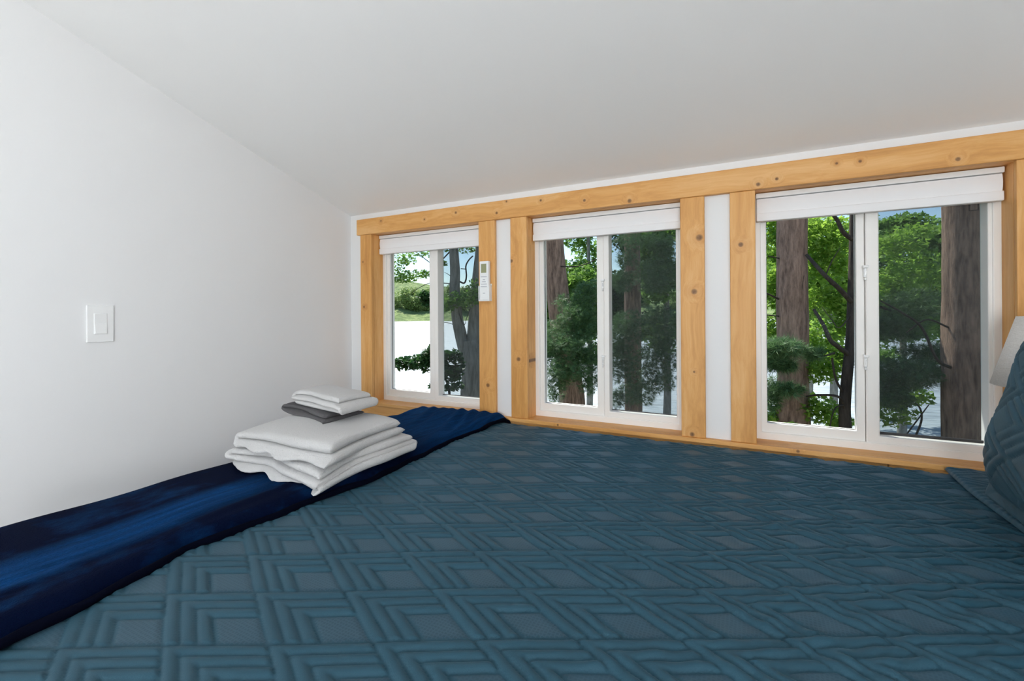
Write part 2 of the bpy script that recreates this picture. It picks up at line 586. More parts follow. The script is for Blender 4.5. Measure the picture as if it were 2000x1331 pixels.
# unseen globe lamps on stands, added behind the camera to fill the room
def add_fill_lamp(kind, x, y, z, rad, power, lab):
    zc = ZC - SL * y
    root = empty(kind, (x, y, 0.0 if kind == 'fill_lamp' else zc))
    tag(root, lab, kind.replace('_', ' '))
    b = root.location.z
    t = NT('globe_glow')
    t.set(Base_Color=(0.9, 0.9, 0.9, 1))
    t.b.inputs['Emission Color'].default_value = (0.965, 0.98, 1.0, 1)
    t.b.inputs['Emission Strength'].default_value = power
    bm = bmesh.new()
    bmesh.ops.create_uvsphere(bm, u_segments=32, v_segments=16, radius=rad)
    bmesh.ops.translate(bm, vec=(0, 0, z - b), verts=bm.verts)
    bm_obj('globe', bm, t.m, root, True)
    if kind == 'fill_lamp':
        V, Q = tube_data([(0, 0, 0.02), (0, 0, z - rad + 0.01)], [0.012, 0.012], 12)
        link('pole', np_mesh('pole', V, Q), M['metal'], root, True)
        V, Q = tube_data([(0, 0, 0.0), (0, 0, 0.02), (0, 0, 0.03)], [0.15, 0.15, 0.012], 32)
        link('base', np_mesh('base', V, Q), M['metal'], root)
    else:
        V, Q = tube_data([(0, 0, z - b + rad - 0.01), (0, 0, 0)], [0.006, 0.006], 8)
        link('cord', np_mesh('cord', V, Q), M['metal'], root)
        V, Q = tube_data([(0, 0, z - b + rad - 0.015), (0, 0, z - b + rad + 0.01), (0, 0, z - b + rad + 0.05)], [0.06, 0.06, 0.02], 20)
        link('lamp_cap', np_mesh('lamp_cap', V, Q), M['metal'], root, True)
add_fill_lamp('fill_lamp', 2.05, -3.85, 1.30, 0.20, 68.0, 'white globe fill lamp added behind the camera')
add_fill_lamp('fill_lamp', 2.75, -3.55, 1.15, 0.16, 38.0, 'lower white globe fill lamp added near the right wall')

# ------------------------------------------------------------------ windows
def window(n, o0, o1, mull0, mull1, mull2, latch_z):
    """mull0: right edge of left glass, mull1: step, mull2: left edge of right glass"""
    w = empty('window_%d' % n, ((o0 + o1) / 2, 0.0, ZS))
    struct(w)
    w.location = (0, 0, 0)
    box('jamb_board', (o0 - 0.014, o0, 0.0, 0.073, ZS, ZB), M['cedar_j'], w)
    box('jamb_board', (o1, o1 + 0.014, 0.0, 0.073, ZS, ZB), M['cedar_j'], w)
    box('head_board', (o0 - 0.014, o1 + 0.014, 0.0, 0.073, ZB, ZB + 0.014), M['cedar_h'], w)
    box('stool_board', (o0 - 0.014, o1 + 0.014, 0.0, 0.073, ZS - 0.016, ZS), M['cedar_s'], w)
    f = ring('outer_frame', (o0 - 0.012, o1 + 0.012, ZS - 0.012, ZB + 0.012), (o0 + 0.020, o1 - 0.020, ZS + 0.026, ZB - 0.030), 0.074, 0.145, M['vinyl'], w, 0.003)
    # sliding sash on the left, a little behind the fixed light's frame
    s = ring('sash', (o0 + 0.016, mull1, ZS + 0.024, ZB - 0.028), (o0 + 0.039, mull0, ZS + 0.060, ZB - 0.07), 0.088, 0.128, M['vinyl'], w, 0.003)
    box('pane', (o0 + 0.036, mull0 + 0.003, 0.108, 0.112, ZS + 0.057, ZB - 0.067), M['glass'], s)
    ring('gasket', (o0 + 0.037, mull0 + 0.002, ZS + 0.058, ZB - 0.068), (o0 + 0.0405, mull0 - 0.001, ZS + 0.0615, ZB - 0.0715), 0.1045, 0.1075, M['gasket'], s)
    # fixed light on the right
    x = ring('fixed_frame', (mull1 + 0.0015, o1 - 0.016, ZS + 0.024, ZB - 0.028), (mull2, o1 - 0.030, ZS + 0.050, ZB - 0.06), 0.080, 0.140, M['vinyl'], w, 0.004)
    box('pane', (mull2 - 0.003, o1 - 0.027, 0.124, 0.128, ZS + 0.047, ZB - 0.057), M['glass'], x)
    box('insect_screen', (mull2 - 0.003, o1 - 0.027, 0.1335, 0.1345, ZS + 0.047, ZB - 0.057), M['screen'], x)
    box('gasket', (mull2, o1 - 0.030, 0.118, 0.124, ZS + 0.050, ZS + (0.059 if n == 3 else 0.053)), M['gasket'], x)
    for z in latch_z:
        l = box('latch', (mull1 - 0.008, mull1 + 0.008, 0.066, 0.082, z + 0.012, z + 0.022), M['plastic'], x, 0.002)
        box('latch_body', (mull1 - 0.006, mull1 + 0.004, 0.070, 0.090, z - 0.022, z + 0.012), M['plastic'], l, 0.003)
        box('latch_spring', (mull1 - 0.001, mull1 + 0.001, 0.068, 0.0715, z - 0.012, z + 0.004), M['metal'], l)
        box('latch_foot', (mull1 - 0.004, mull1 + 0.003, 0.066, 0.082, z - 0.032, z - 0.022), M['plastic'], l, 0.003)
    return w
w1 = window(1, *OPEN[0], 0.500, 0.535, 0.562, [])
w2 = window(2, *OPEN[1], 1.450, 1.482, 1.508, [1.385, 1.04])
w3 = window(3, *OPEN[2], 2.412, 2.437, 2.477, [1.395, 1.075])
# small square outline stuck on the inside of the rightmost pane
q = ring('sticker_outline', (2.727, 2.752, 1.588, 1.628), (2.7295, 2.7495, 1.5905, 1.628), 0.1222, 0.1235, M['gasket'], w3)

# roller blinds, raised
def blind(o0, o1, lab):
    root = empty('roller_blind', ((o0 + o1) / 2, 0.055, 1.60))
    tag(root, lab, 'roller blind', 'raised white roller blinds')
    hw = (o1 - o0) / 2
    box('headrail', (-hw + 0.004, hw - 0.004, -0.017, 0.016, 0.0885, 0.107), M['plastic'], root, 0.002)
    # fabric fascia: a shallow curved sheet
    zs = np.linspace(0.030, 0.086, 10)
    V, Q = [], []
    for xx in (-hw + 0.007, hw - 0.008):
        for z_ in zs:
            u = (z_ - 0.03) / 0.056
            V.append((xx, -0.011 - 0.004 * math.sin(math.pi * u), z_))
        for z_ in zs[::-1]:
            V.append((xx, 0.012, z_))
    n = 20
    for i in range(n):
        Q.append((i, (i + 1) % n, n + (i + 1) % n, n + i))
    me = bpy.data.meshes.new('fabric')
    me.from_pydata(V, [], Q + [tuple(range(n))[::-1], tuple(range(n, 2 * n))])
    link('fabric', me, M['blind'], root)
    box('bottom_rail', (-hw + 0.005, hw - 0.005, -0.017, 0.010, 0.0, 0.031), M['blind'], root, 0.003)
blind(*OPEN[0], 'white raised roller blind in the leftmost window, beside the left wall')
blind(*OPEN[1], 'white raised roller blind in the middle window')
blind(*OPEN[2], 'white raised roller blind in the rightmost window, widest in view')

# ------------------------------------------------------------------ wall things
sw = empty('light_switch', (0.0, -1.169, 1.226))
tag(sw, 'white rocker light switch on the bare left wall', 'light switch')
box('plate', (0.0, 0.006, -0.0385, 0.0385, -0.0655, 0.0655), M['plastic'], sw, 0.002, 2)
r_ = box('rocker_frame', (0.004, 0.0075, -0.019, 0.019, -0.037, 0.037), M['plastic'], sw, 0.001, 1)
bm = bmesh.new()
pr = [(0.006, 0.034), (0.0085, 0.034), (0.0075, 0.0), (0.0115, -0.034), (0.006, -0.034)]
a = [bm.verts.new((x, -0.0165, z)) for x, z in pr]
b = [bm.verts.new((x, 0.0165, z)) for x, z in pr]
bm.faces.new(a); bm.faces.new(b[::-1])
for i in range(5):
    j = (i + 1) % 5
    bm.faces.new((a[i], b[i], b[j], a[j]))
bmesh.ops.recalc_face_normals(bm, faces=bm.faces)
bm_obj('rocker', bm, M['plastic'], r_)

hd = empty('remote_holder', (0.929, -0.021, 1.315))
tag(hd, 'white plastic wall holder gripping the remote, on a cedar post', 'remote holder')
bm = bmesh.new()
add_box(bm, -0.030, 0.030, 0.0, 0.004, 0.0, 0.085)
add_box(bm, -0.030, 0.030, -0.026, 0.0, 0.0, 0.004)
add_box(bm, -0.030, -0.0265, -0.026, 0.0, 0.004, 0.075)
add_box(bm, 0.0265, 0.030, -0.026, 0.0, 0.004, 0.075)
bm_obj('holder_body', bm, M['plastic'], hd)
rm = empty('remote_control', (0.929, -0.034, 1.3195))
tag(rm, 'slim white remote control with small screen, held beside the leftmost window', 'remote control')
box('body', (-0.0255, 0.0255, -0.011, 0.010, 0.0, 0.190), M['plastic'], rm, 0.004, 3)
sc_ = box('screen_bezel', (-0.018, 0.018, -0.0122, -0.0105, 0.128, 0.180), M['plastic'], rm, 0.0005, 1)
box('screen', (-0.0145, 0.0145, -0.0130, -0.0118, 0.133, 0.176), M['lcd'], sc_)
for z_, wdt in ((0.112, 0.016), (0.098, 0.006), (0.088, 0.010), (0.076, 0.016), (0.064, 0.016), (0.032, 0.006)):
    box('button', (-wdt, wdt, -0.0128, -0.0105, z_, z_ + 0.0035), M['grey'], rm, 0.0005, 1)
box('lower_cover', (-0.0205, 0.0205, -0.0120, -0.0105, 0.008, 0.058), M['plastic'], rm, 0.0005, 1)

# ------------------------------------------------------------------ bed
BX0, BX1, BY0, BY1, BZ = 0.545, 2.78, -1.76, -0.045, 0.742
bed = empty('bed', ((BX0 + BX1) / 2, (BY0 + BY1) / 2, 0))
tag(bed, 'bed beneath the dark teal quilt, along the window wall', 'bed')
hx, hy = (BX1 - BX0) / 2 - 0.05, (BY1 - BY0) / 2 - 0.05
box('mattress', (-hx, hx, -hy, hy, 0.42, BZ - 0.03), M['blind'], bed, 0.04, 3)
box('bed_frame', (-hx, hx, -hy, hy, 0.22, 0.415), M['bedwood'], bed, 0.01)
for sx in (-1, 1):
    for sy in (-1, 1):
        box('leg', (sx * (hx - 0.08) - 0.035, sx * (hx - 0.08) + 0.035, sy * (hy - 0.08) - 0.035, sy * (hy - 0.08) + 0.035, 0.0, 0.22), M['bedwood'], bed, 0.004)

def pattern(x, y):
    """quilting relief and weave mask at bed coordinates x, y (arrays)"""
    ax, ay = 1.535, -1.129
    p, q = (x - ax) / 0.28, (y - ay) / 0.146
    s, t = p + q, p - q
    s, t = s - np.floor(s), t - np.floor(t)
    m = np.minimum(s, t)
    nb = 3
    bw = 0.5 / nb
    k = m / bw
    fr = k - np.floor(k)
    puff = np.sqrt(np.clip(np.sin(np.pi * fr), 0, 1))
    inner = m >= 0.5
    # stitched edges of the small diamond
    e = np.minimum(np.minimum(s - 0.5, 1 - s), np.minimum(t - 0.5, 1 - t))
    flat = np.clip(e / 0.06, 0, 1) ** 0.6 * 0.55
    h = np.where(inner, flat, puff)
    # the bands end on the next cell's seam
    edge = np.minimum(1 - s, 1 - t)
    h = h * np.where(inner, 1.0, np.clip(edge / 0.035, 0, 1) ** 0.5)
    return h, inner & (e > 0.03)

def soft_noise(x, y, seed, n=18, smin=2.0, smax=14.0):
    g = np.random.default_rng(seed)
    out = np.zeros_like(x)
    for _ in range(n):
        f = g.uniform(smin, smax)
        th = g.uniform(0, 2 * np.pi)
        out += np.sin(x * f * np.cos(th) + y * f * np.sin(th) + g.uniform(0, 6.28)) / n ** 0.5
    return out

def aniso(x, y, seed, fmin, fmax, fy, n=10):
    g = np.random.default_rng(seed)
    out = np.zeros_like(x)
    for _ in range(n):
        out += np.sin(x * g.uniform(fmin, fmax) + y * g.uniform(-fy, fy) + g.uniform(0, 6.28) + 0.8 * np.sin(y * g.uniform(2, 7) + g.uniform(0, 6.28))) / n ** 0.5
    return out

def rounded_profile(c0, c1, r, drop, step):
    """1D drape profile over a slab from c0 to c1: returns position, height offset, arc-length coordinate"""
    top = np.arange(c0 + r, c1 - r + 1e-6, step)
    na = 7
    th = np.linspace(0, np.pi / 2, na)[1:]
    dn = np.arange(0.02, drop, 0.03)
    right_p = np.concatenate([c1 - r + r * np.sin(th), np.full(len(dn), c1)])
    right_h = np.concatenate([-r + r * np.cos(th), -r - dn])
    left_p = np.concatenate([c0 + r - r * np.sin(th), np.full(len(dn), c0)])
    left_h = np.concatenate([-r + r * np.cos(th), -r - dn])
    arc_r = c1 - r + np.concatenate([r * th, r * np.pi / 2 + dn])
    arc_l = c0 + r - np.concatenate([r * th, r * np.pi / 2 + dn])
    P = np.concatenate([left_p[::-1], top, right_p])
    H = np.concatenate([left_h[::-1], np.zeros_like(top), right_h])
    A = np.concatenate([arc_l[::-1], top, arc_r])
    return P, H, A

def quilt():
    st = 0.0034
    px, hx_, ax = rounded_profile(BX0, BX1, 0.05, 0.40, st)
    py, hy_, ay = rounded_profile(BY0, BY1, 0.045, 0.40, st)
    PX, PYY = np.meshgrid(px, py, indexing='ij')
    AX, AY = np.meshgrid(ax, ay, indexing='ij')
    HX, HY = np.meshgrid(hx_, hy_, indexing='ij')
    drop = np.minimum(HX, HY)
    h, mask = pattern(AX + 0.0035 * soft_noise(AX, AY, 61, 10, 4, 16), AY + 0.0030 * soft_noise(AX, AY, 62, 10, 4, 16))
    # slow unevenness, puckers along the seams towards the head end
    slow = soft_noise(AX, AY, 3, 16, 2, 9) * 0.0022 * np.clip((-0.05 - AY) / 0.3, 0.15, 1)
    puck = np.clip((AX - 1.55) / 0.6, 0, 1) * np.clip((-0.15 - AY) / 0.25, 0, 1) * soft_noise(AX, AY, 5, 14, 60, 150) * 0.0022
    amp = 0.0072 * (0.72 + 0.50 * np.clip((AX - 1.0) / 1.0, 0, 1))
    rel = h * amp + slow + puck * h
    topness = np.clip(1 + drop / 0.05, 0, 1)
    Z = BZ + drop + rel * (0.3 + 0.7 * topness)
    sx = np.where(PX > (BX0 + BX1) / 2, 1, -1) * np.where(HX < -0.02, 1, 0)
    sy = np.where(PYY > (BY0 + BY1) / 2, 1, -1) * np.where(HY < -0.02, 1, 0)
    X = PX + sx * rel
    Y = PYY + sy * rel
    V = np.stack([X, Y, Z], -1).reshape(-1, 3)
    nu, nv = PX.shape
    Q = grid_quads(nu, nv)
    me = np_mesh('quilt', V, Q)
    me.materials.append(M['quilt'])
    me.materials.append(M['weave'])
    mi = mask[:-1, :-1].ravel().astype(np.int32)
    me.polygons.foreach_set('material_index', mi)
    o = link('quilt', me, None, None, True)
    tag(o, 'dark teal quilted coverlet with stitched diamonds spread over the bed', 'quilt')
quilt()

# ------------------------------------------------------------------ throw at the foot of the bed
def throw():
    def inner_edge(y):
        return np.interp(y, [-1.80, -1.69, -1.40, -1.18, -0.95, -0.75, -0.55, -0.30, -0.03], [1.07, 1.045, 0.985, 1.00, 1.035, 1.03, 1.015, 1.02, 1.055])
    ty = BZ + 0.036
    py, hy_, ay = rounded_profile(BY0 - 0.022, BY1 + 0.022, 0.05, 0.22, 0.0075)
    nu = 150
    xo = 0.520
    rows_t, rows_b = [], []
    for yi, (p, hh, a_) in enumerate(zip(py, hy_, ay)):
        xe = float(inner_edge(p)) + 0.004 * math.sin(a_ * 19) + 0.003 * math.sin(a_ * 47 + 1)
        r = 0.055
        L_top = xe - (xo + r)
        L_arc = r * math.pi / 2
        L_dn = 0.30
        s = np.linspace(0, 1, nu)
        # denser on top
        arc = s * (L_top + L_arc + L_dn)
        X = np.empty(nu); Zd = np.empty(nu)
        for i, q_ in enumerate(arc):
            if q_ <= L_top:
                X[i] = xe - q_; Zd[i] = 0.0
            elif q_ <= L_top + L_arc:
                th = (q_ - L_top) / r
                X[i] = xo + r - r * math.sin(th); Zd[i] = -r + r * math.cos(th)
            else:
                X[i] = xo; Zd[i] = -r - (q_ - L_top - L_arc)
        rows_t.append((X, Zd, arc, np.full(nu, p), np.full(nu, hh), np.full(nu, a_)))
    X = np.array([r[0] for r in rows_t]); ZD = np.array([r[1] for r in rows_t]); ARC = np.array([r[2] for r in rows_t])
    Y = np.array([r[3] for r in rows_t]); HY = np.array([r[4] for r in rows_t]); AY = np.array([r[5] for r in rows_t])
    drop = np.minimum(ZD, HY)
    # inner edge: the doubled cloth rounds off down to the quilt
    e = np.clip(1 - ARC / 0.034, 0, 1)
    roundoff = 0.030 * (1 - np.sqrt(np.clip(1 - e ** 2, 0, 1)))
    far = np.clip((AY + 0.75) / 0.55, 0, 1)
    gather = far * 0.0042 * aniso(X + 0.35 * (AY + 0.1), AY, 41, 40, 110, 3) * np.clip(1 - e, 0, 1)
    bulge = 0.014 * np.exp(-((AY + 0.14) / 0.12) ** 2) * np.clip(1 - np.abs(X - 0.9) / 0.3, 0, 1)
    streaks = 0.0016 * aniso(X + 0.10 * AY, AY, 42, 60, 150, 2) * np.exp(-((X - 0.80 + 0.04 * AY) / 0.09) ** 2) * np.clip((-0.85 - AY) / 0.2, 0, 1)
    slow = soft_noise(X, AY, 21, 14, 4, 22) * 0.0022
    top = ty + drop - roundoff + np.where(drop > -0.03, gather + bulge + streaks + slow, slow * 0.3)
    sx = np.where(ZD < -0.03, 1, 0) * soft_noise(AY, ZD, 9, 10, 6, 25) * 0.004
    Ytop = Y + np.where(HY < -0.03, 1, 0) * soft_noise(X, HY, 8, 10, 6, 25) * 0.004
    Vt = np.stack([X + sx, Ytop, top], -1)
    Vb = Vt.copy()
    inn = 0.028 * np.clip(1 - e, 0.0, 1) + 0.0015
    Vb[..., 2] -= np.where(drop > -0.03, inn, 0.0)
    Vb[..., 0] += np.where(ZD <= -0.03, 0.018, 0.0)
    mid = (BY0 + BY1) / 2
    Vb[..., 1] -= np.where(HY <= -0.03, np.sign(Y - mid) * 0.016, 0.0)
    nv_, nu_ = X.shape
    n = nv_ * nu_
    V = np.concatenate([Vt.reshape(-1, 3), Vb.reshape(-1, 3)])
    Q = [grid_quads(nv_, nu_, 0, False), grid_quads(nv_, nu_, n, True)]
    idx = np.arange(n).reshape(nv_, nu_)
    border = np.concatenate([idx[0, :-1], idx[:-1, -1], idx[-1, :0:-1], idx[:0:-1, 0]])
    nx = np.roll(border, -1)
    Q.append(np.stack([border, border + n, nx + n, nx], 1))
    me = np_mesh('throw_blanket', V, np.concatenate(Q))
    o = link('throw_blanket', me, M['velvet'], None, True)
    bm = bmesh.new(); bm.from_mesh(me); bmesh.ops.recalc_face_normals(bm, faces=bm.faces); bm.to_mesh(me); bm.free()
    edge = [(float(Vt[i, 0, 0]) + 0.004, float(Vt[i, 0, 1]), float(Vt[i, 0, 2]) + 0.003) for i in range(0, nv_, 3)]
    V2, Q2 = tube_data(edge, [0.0085 + 0.0012 * math.sin(k * 0.9) for k in range(len(edge))], 10)  # dark tube standing in for the shade under the throw's rounded edge
    link('edge_shade', np_mesh('edge_shade', V2, Q2), M['edge_shade'], o, True)['label'] = 'near-black tube standing for shade along the rounded edge'
    tag(o, 'navy blue plush throw blanket laid across the foot of the bed', 'blanket')
throw()

# ------------------------------------------------------------------ folded towels
def ribbon_towel(name, w, d, layers, th, loc, rz, mat, seed, label, start_left=False, group=None, droop=0.0, amp=1.0, shear=0.0):
    g = np.random.default_rng(seed)
    # centre line of the folded cloth in the XZ plane
    pts, lay = [], []
    L, Rr = -w / 2, w / 2
    dirn = -1 if not start_left else 1
    offs = g.uniform(-0.012, 0.006, (layers + 1, 2))
    for k in range(layers):
        z = th * (k + 0.5)
        a, b = (Rr + offs[k, 0], L + offs[k, 1]) if dirn < 0 else (L + offs[k, 0], Rr + offs[k, 1])
        for u in np.concatenate([np.linspace(0, 0.05, 7)[:-1], np.linspace(0.05, 0.95, 26), np.linspace(0.95, 1, 7)[1:]]):
            pts.append((a + (b - a) * u, z)); lay.append(k)
        if k < layers - 1:
            for q_ in np.linspace(0, math.pi, 9)[1:-1]:
                pts.append((b + dirn * math.sin(q_) * th * 0.55, z + th / 2 - math.cos(q_) * th / 2)); lay.append(k + q_ / math.pi)
        dirn = -dirn
    pts = np.array(pts); lay = np.array(lay)
    tan = np.gradient(pts, axis=0)
    tan /= np.linalg.norm(tan, axis=1)[:, None] + 1e-9
    nor = np.stack([-tan[:, 1], tan[:, 0]], 1)
    ns = len(pts)
    nv = 44
    vv = np.linspace(-1, 1, nv)
    vv = np.sign(vv) * (1 - (1 - np.abs(vv)) ** 2.0)
    half = th * 0.49
    # cross loop: outer side then inner side
    V = np.zeros((nv, 2 * ns, 3))
    yend = d / 2 + 0.010 * np.sin(lay * 2.1 + seed) + 0.006 * np.sin(np.linspace(0, 21, ns) + seed)
    for j, v in enumerate(vv):
        tp = th * 0.6 / (d / 2)
        edge = max(0.0, (abs(v) - (1 - tp)) / tp)
        thk = half * math.sqrt(max(0.02, 1 - edge ** 2))
        endf = np.ones(ns)
        dist = np.minimum(np.arange(ns), np.arange(ns)[::-1]) * (w * 0.05 / 6)
        q_ = np.clip(1 - dist / (th * 0.45), 0, 1)
        endf = np.sqrt(np.clip(1 - q_ ** 2, 0.03, 1))
        for side, sg in ((0, 1), (1, -1)):
            off = nor * (thk * endf * sg)[:, None]
            xz = pts + off
            if side == 1:
                xz = xz[::-1]; ye = yend[::-1]; ll = lay[::-1]
            else:
                ye = yend; ll = lay
            V[j, side * ns:(side + 1) * ns, 0] = xz[:, 0]
            V[j, side * ns:(side + 1) * ns, 1] = ye * v
            V[j, side * ns:(side + 1) * ns, 2] = xz[:, 1]
    X, Y, Z = V[..., 0], V[..., 1], V[..., 2]
    H = th * layers
    wob = soft_noise(X * 1.0, Y + Z * 3, seed + 1, 14, 8, 34)
    wob2 = soft_noise(X + Z * 2, Y, seed + 2, 14, 8, 34)
    rel = Z / H
    Xn = X + 0.004 * amp * wob2
    Yn = Y + 0.004 * amp * wob
    Zn = Z + 0.0028 * amp * soft_noise(X, Y, seed + 3, 14, 6, 26) * rel
    # sag towards the rim
    rim = np.clip((np.abs(X) / (w / 2)) ** 4 + (np.abs(Y) / (d / 2)) ** 4, 0, 1.5)
    Zn -= rim * 0.006 * rel
    if droop:
        corner = np.clip((X / (w / 2) + 0.1) , 0, 1) * np.clip(-Y / (d / 2), 0, 1)
        Zn -= droop * corner ** 1.3 * (1 - 0.6 * rel)
        low = np.clip(1 - rel * 2.6, 0, 1)
        Yn -= low * 0.022 * np.clip(-Y / (d / 2), 0, 1) ** 2 * (1 + 0.5 * np.sin(X * 40))
        Zn -= low * 0.004 * np.sin(X * 55) * np.clip(-Y / (d / 2), 0, 1) ** 2
    Xn = Xn + shear * Yn
    VV = np.stack([Xn, Yn, Zn], -1).reshape(-1, 3)
    m = 2 * ns
    Q = []
    for j in range(nv - 1):
        i = np.arange(m); i2 = (i + 1) % m
        Q.append(np.stack([j * m + i, j * m + i2, (j + 1) * m + i2, (j + 1) * m + i], 1))
    # end caps as strips between outer and inner line
    for j in (0, nv - 1):
        i = np.arange(ns - 1)
        q_ = np.stack([j * m + i, j * m + i + 1, j * m + m - 2 - i, j * m + m - 1 - i], 1)
        Q.append(q_ if j else q_[:, ::-1])
    me = np_mesh(name, VV, np.concatenate(Q))
    bm = bmesh.new(); bm.from_mesh(me); bmesh.ops.recalc_face_normals(bm, faces=bm.faces); bm.to_mesh(me); bm.free()
    o = link(name, me, mat, None, True)
    o.location = loc
    o.rotation_euler = (0, 0, rz)
    tag(o, label, 'towel', group)
    return o

TZ = BZ + 0.040
ribbon_towel('bath_towel', 0.42, 0.40, 3, 0.0185, (0.822, -0.880, TZ), R(-3), M['towel'], 31,
             'white folded bath towel at the bottom of the stack, on the navy throw', True, 'folded white towels', 0.024, 1.5)
ribbon_towel('bath_towel', 0.415, 0.37, 2, 0.029, (0.812, -0.885, TZ + 0.057), R(-1), M['towel'], 47,
             'thick white folded bath towel second from the bottom of the stack', False, 'folded white towels', 0.010, 1.3, -0.15)
ribbon_towel('hand_towel', 0.34, 0.15, 2, 0.0160, (0.672, -0.785, TZ + 0.114), R(-14), M['towel_grey'], 52,
             'charcoal grey folded hand towel between the white towels', False, None, 0.0, 0.5, -0.3)
ribbon_towel('wash_cloth', 0.31, 0.16, 3, 0.0175, (0.728, -0.775, TZ + 0.146), R(-14), M['towel'], 63,
             'small white folded cloth on top of the grey towel', True, None, 0.0, 0.8, -0.35)

# ------------------------------------------------------------------ pillow
def pillow():
    wy, hz = 0.62, 0.46
    fl = 0.028
    nu, nv = 150, 120
    a = np.linspace(-wy / 2 - fl, wy / 2 + fl, nu)
    b = np.linspace(-fl, hz + fl, nv)
    A, B = np.meshgrid(a, b, indexing='ij')
    u = np.clip(np.abs(A) / (wy / 2), 0, 1)
    v = np.clip(np.abs(B - hz / 2) / (hz / 2), 0, 1)
    body = (np.clip(1 - u ** 2.6, 0, 1) ** 0.55) * (np.clip(1 - v ** 2.6, 0, 1) ** 0.55)
    T = 0.105 * body
    p, _ = pattern(A * 1.0 + 3, B * 1.0)
    crease = soft_noise(A, B, 77, 12, 8, 30) * 0.004 * np.clip(body * 2, 0, 1)
    lean = R(15)
    up = np.array([math.sin(lean), math.cos(lean)])      # (x, z)
    nrm = np.array([-math.cos(lean), math.sin(lean)])
    def surf(sign):
        off = sign * T + (p * 0.006 * (0.4 + 0.6 * np.clip(body * 3, 0, 1)) + crease if sign > 0 else 0)
        off = off + (0.003 if sign > 0 else -0.003)
        bx = B + fl
        X = up[0] * bx + nrm[0] * off
        Z = up[1] * bx + nrm[1] * off
        return np.stack([X, A, Z + 0.012], -1)
    Vf, Vb = surf(1), surf(-1)
    n = nu * nv
    V = np.concatenate([Vf.reshape(-1, 3), Vb.reshape(-1, 3)])
    idx = np.arange(n).reshape(nu, nv)
    border = np.concatenate([idx[0, :-1], idx[:-1, -1], idx[-1, :0:-1], idx[:0:-1, 0]])
    nx = np.roll(border, -1)
    Q = np.concatenate([grid_quads(nu, nv, 0), grid_quads(nu, nv, n, True), np.stack([border, border + n, nx + n, nx], 1)])
    me = np_mesh('pillow', V, Q)
    bm = bmesh.new(); bm.from_mesh(me); bmesh.ops.recalc_face_normals(bm, faces=bm.faces); bm.to_mesh(me); bm.free()
    o = link('pillow', me, M['quilt'], None, True)
    o.location = (2.600, -0.70, BZ + 0.026)
    tag(o, 'plump dark teal quilted pillow standing upright at the bed head', 'pillow')
    # a thin quilted sham lying flat underneath, its corner towards the window
    nx_, ny_ = 60, 220
    x = np.linspace(0, 0.17, nx_); y = np.linspace(0, -0.96, ny_)
    Xg, Yg = np.meshgrid(x, y, indexing='ij')
    e = np.minimum(np.minimum(Xg, 0.17 - Xg), np.minimum(-Yg, 0.96 + Yg))
    rim = np.sqrt(np.clip(1 - (1 - np.clip(e / 0.010, 0, 1)) ** 2, 0, 1))
    pp, _ = pattern(Xg * 1.0 + 2.2, Yg)
    top = 0.004 + 0.008 * rim + 0.004 * pp * rim + 0.0025 * soft_noise(Xg, Yg, 91, 10, 10, 40) * rim
    Xg = Xg + 0.006 * soft_noise(Yg, Yg * 0, 15, 6, 5, 18) * (1 - Xg / 0.17)
    Vt = np.stack([Xg, Yg, top], -1).reshape(-1, 3)
    Vb = np.stack([Xg, Yg, np.full_like(Xg, 0.002)], -1).reshape(-1, 3)
    n = nx_ * ny_
    idx = np.arange(n).reshape(nx_, ny_)
    border = np.concatenate([idx[0, :-1], idx[:-1, -1], idx[-1, :0:-1], idx[:0:-1, 0]])
    nb = np.roll(border, -1)
    Q = np.concatenate([grid_quads(nx_, ny_, 0), grid_quads(nx_, ny_, n, True), np.stack([border, border + n, nb + n, nb], 1)])
    me = np_mesh('pillow_sham', np.concatenate([Vt, Vb]), Q)
    bm = bmesh.new(); bm.from_mesh(me); bmesh.ops.recalc_face_normals(bm, faces=bm.faces); bm.to_mesh(me); bm.free()
    o = link('pillow_sham', me, M['quilt'], None, True)
    o.location = (2.602, -0.062, BZ + 0.010)
    tag(o, 'thin dark teal sham lying flat under the pillow, corner towards the window', 'pillow sham')
pillow()

# ------------------------------------------------------------------ wall lamp
def wall_lamp():
    root = empty('wall_lamp', (XW, -0.19, 1.0))
    tag(root, 'wall lamp with tapered off-white linen shade beside the rightmost window', 'lamp')
    cx = 2.825 - XW
    def lathe(prof, n, c, closed=False):
        V, Q = [], []
        for r, z in prof:
            for k in range(n):
                w = 2 * math.pi * k / n
                V.append((c[0] + r * math.cos(w), c[1] + r * math.sin(w), c[2] + z))
        m = len(prof)
        for i in range(m if closed else m - 1):
            i2 = (i + 1) % m
            for k in range(n):
                k2 = (k + 1) % n
                Q.append((i * n + k, i * n + k2, i2 * n + k2, i2 * n + k))
        return V, Q
    zb, zt = 0.043, 0.235
    rb, rt = 0.150, 0.098
    V, Q = lathe([(rb, zb), (rt, zt), (rt - 0.004, zt), (rb - 0.004, zb)], 64, (cx, 0, 0), True)
    link('lamp_shade', np_mesh('lamp_shade', V, Q), M['linen'], root, True)
    V, Q = tube_data([(-0.01, 0, 0.02), (cx * 0.5, 0, 0.0), (cx, 0, 0.0), (cx, 0, 0.09)], [0.008] * 4, 12)
    link('arm', np_mesh('arm', V, Q), M['metal'], root, True)
    V, Q = lathe([(0.0, 0.085), (0.02, 0.085), (0.03, 0.11), (0.028, 0.15), (0.001, 0.17)], 20, (cx, 0, 0))
    link('bulb', np_mesh('bulb', V, Q), M['plastic'], root, True)
    box('wall_plate', (-0.016, 0.0, -0.05, 0.05, -0.07, 0.07), M['metal'], root, 0.004)
wall_lamp()

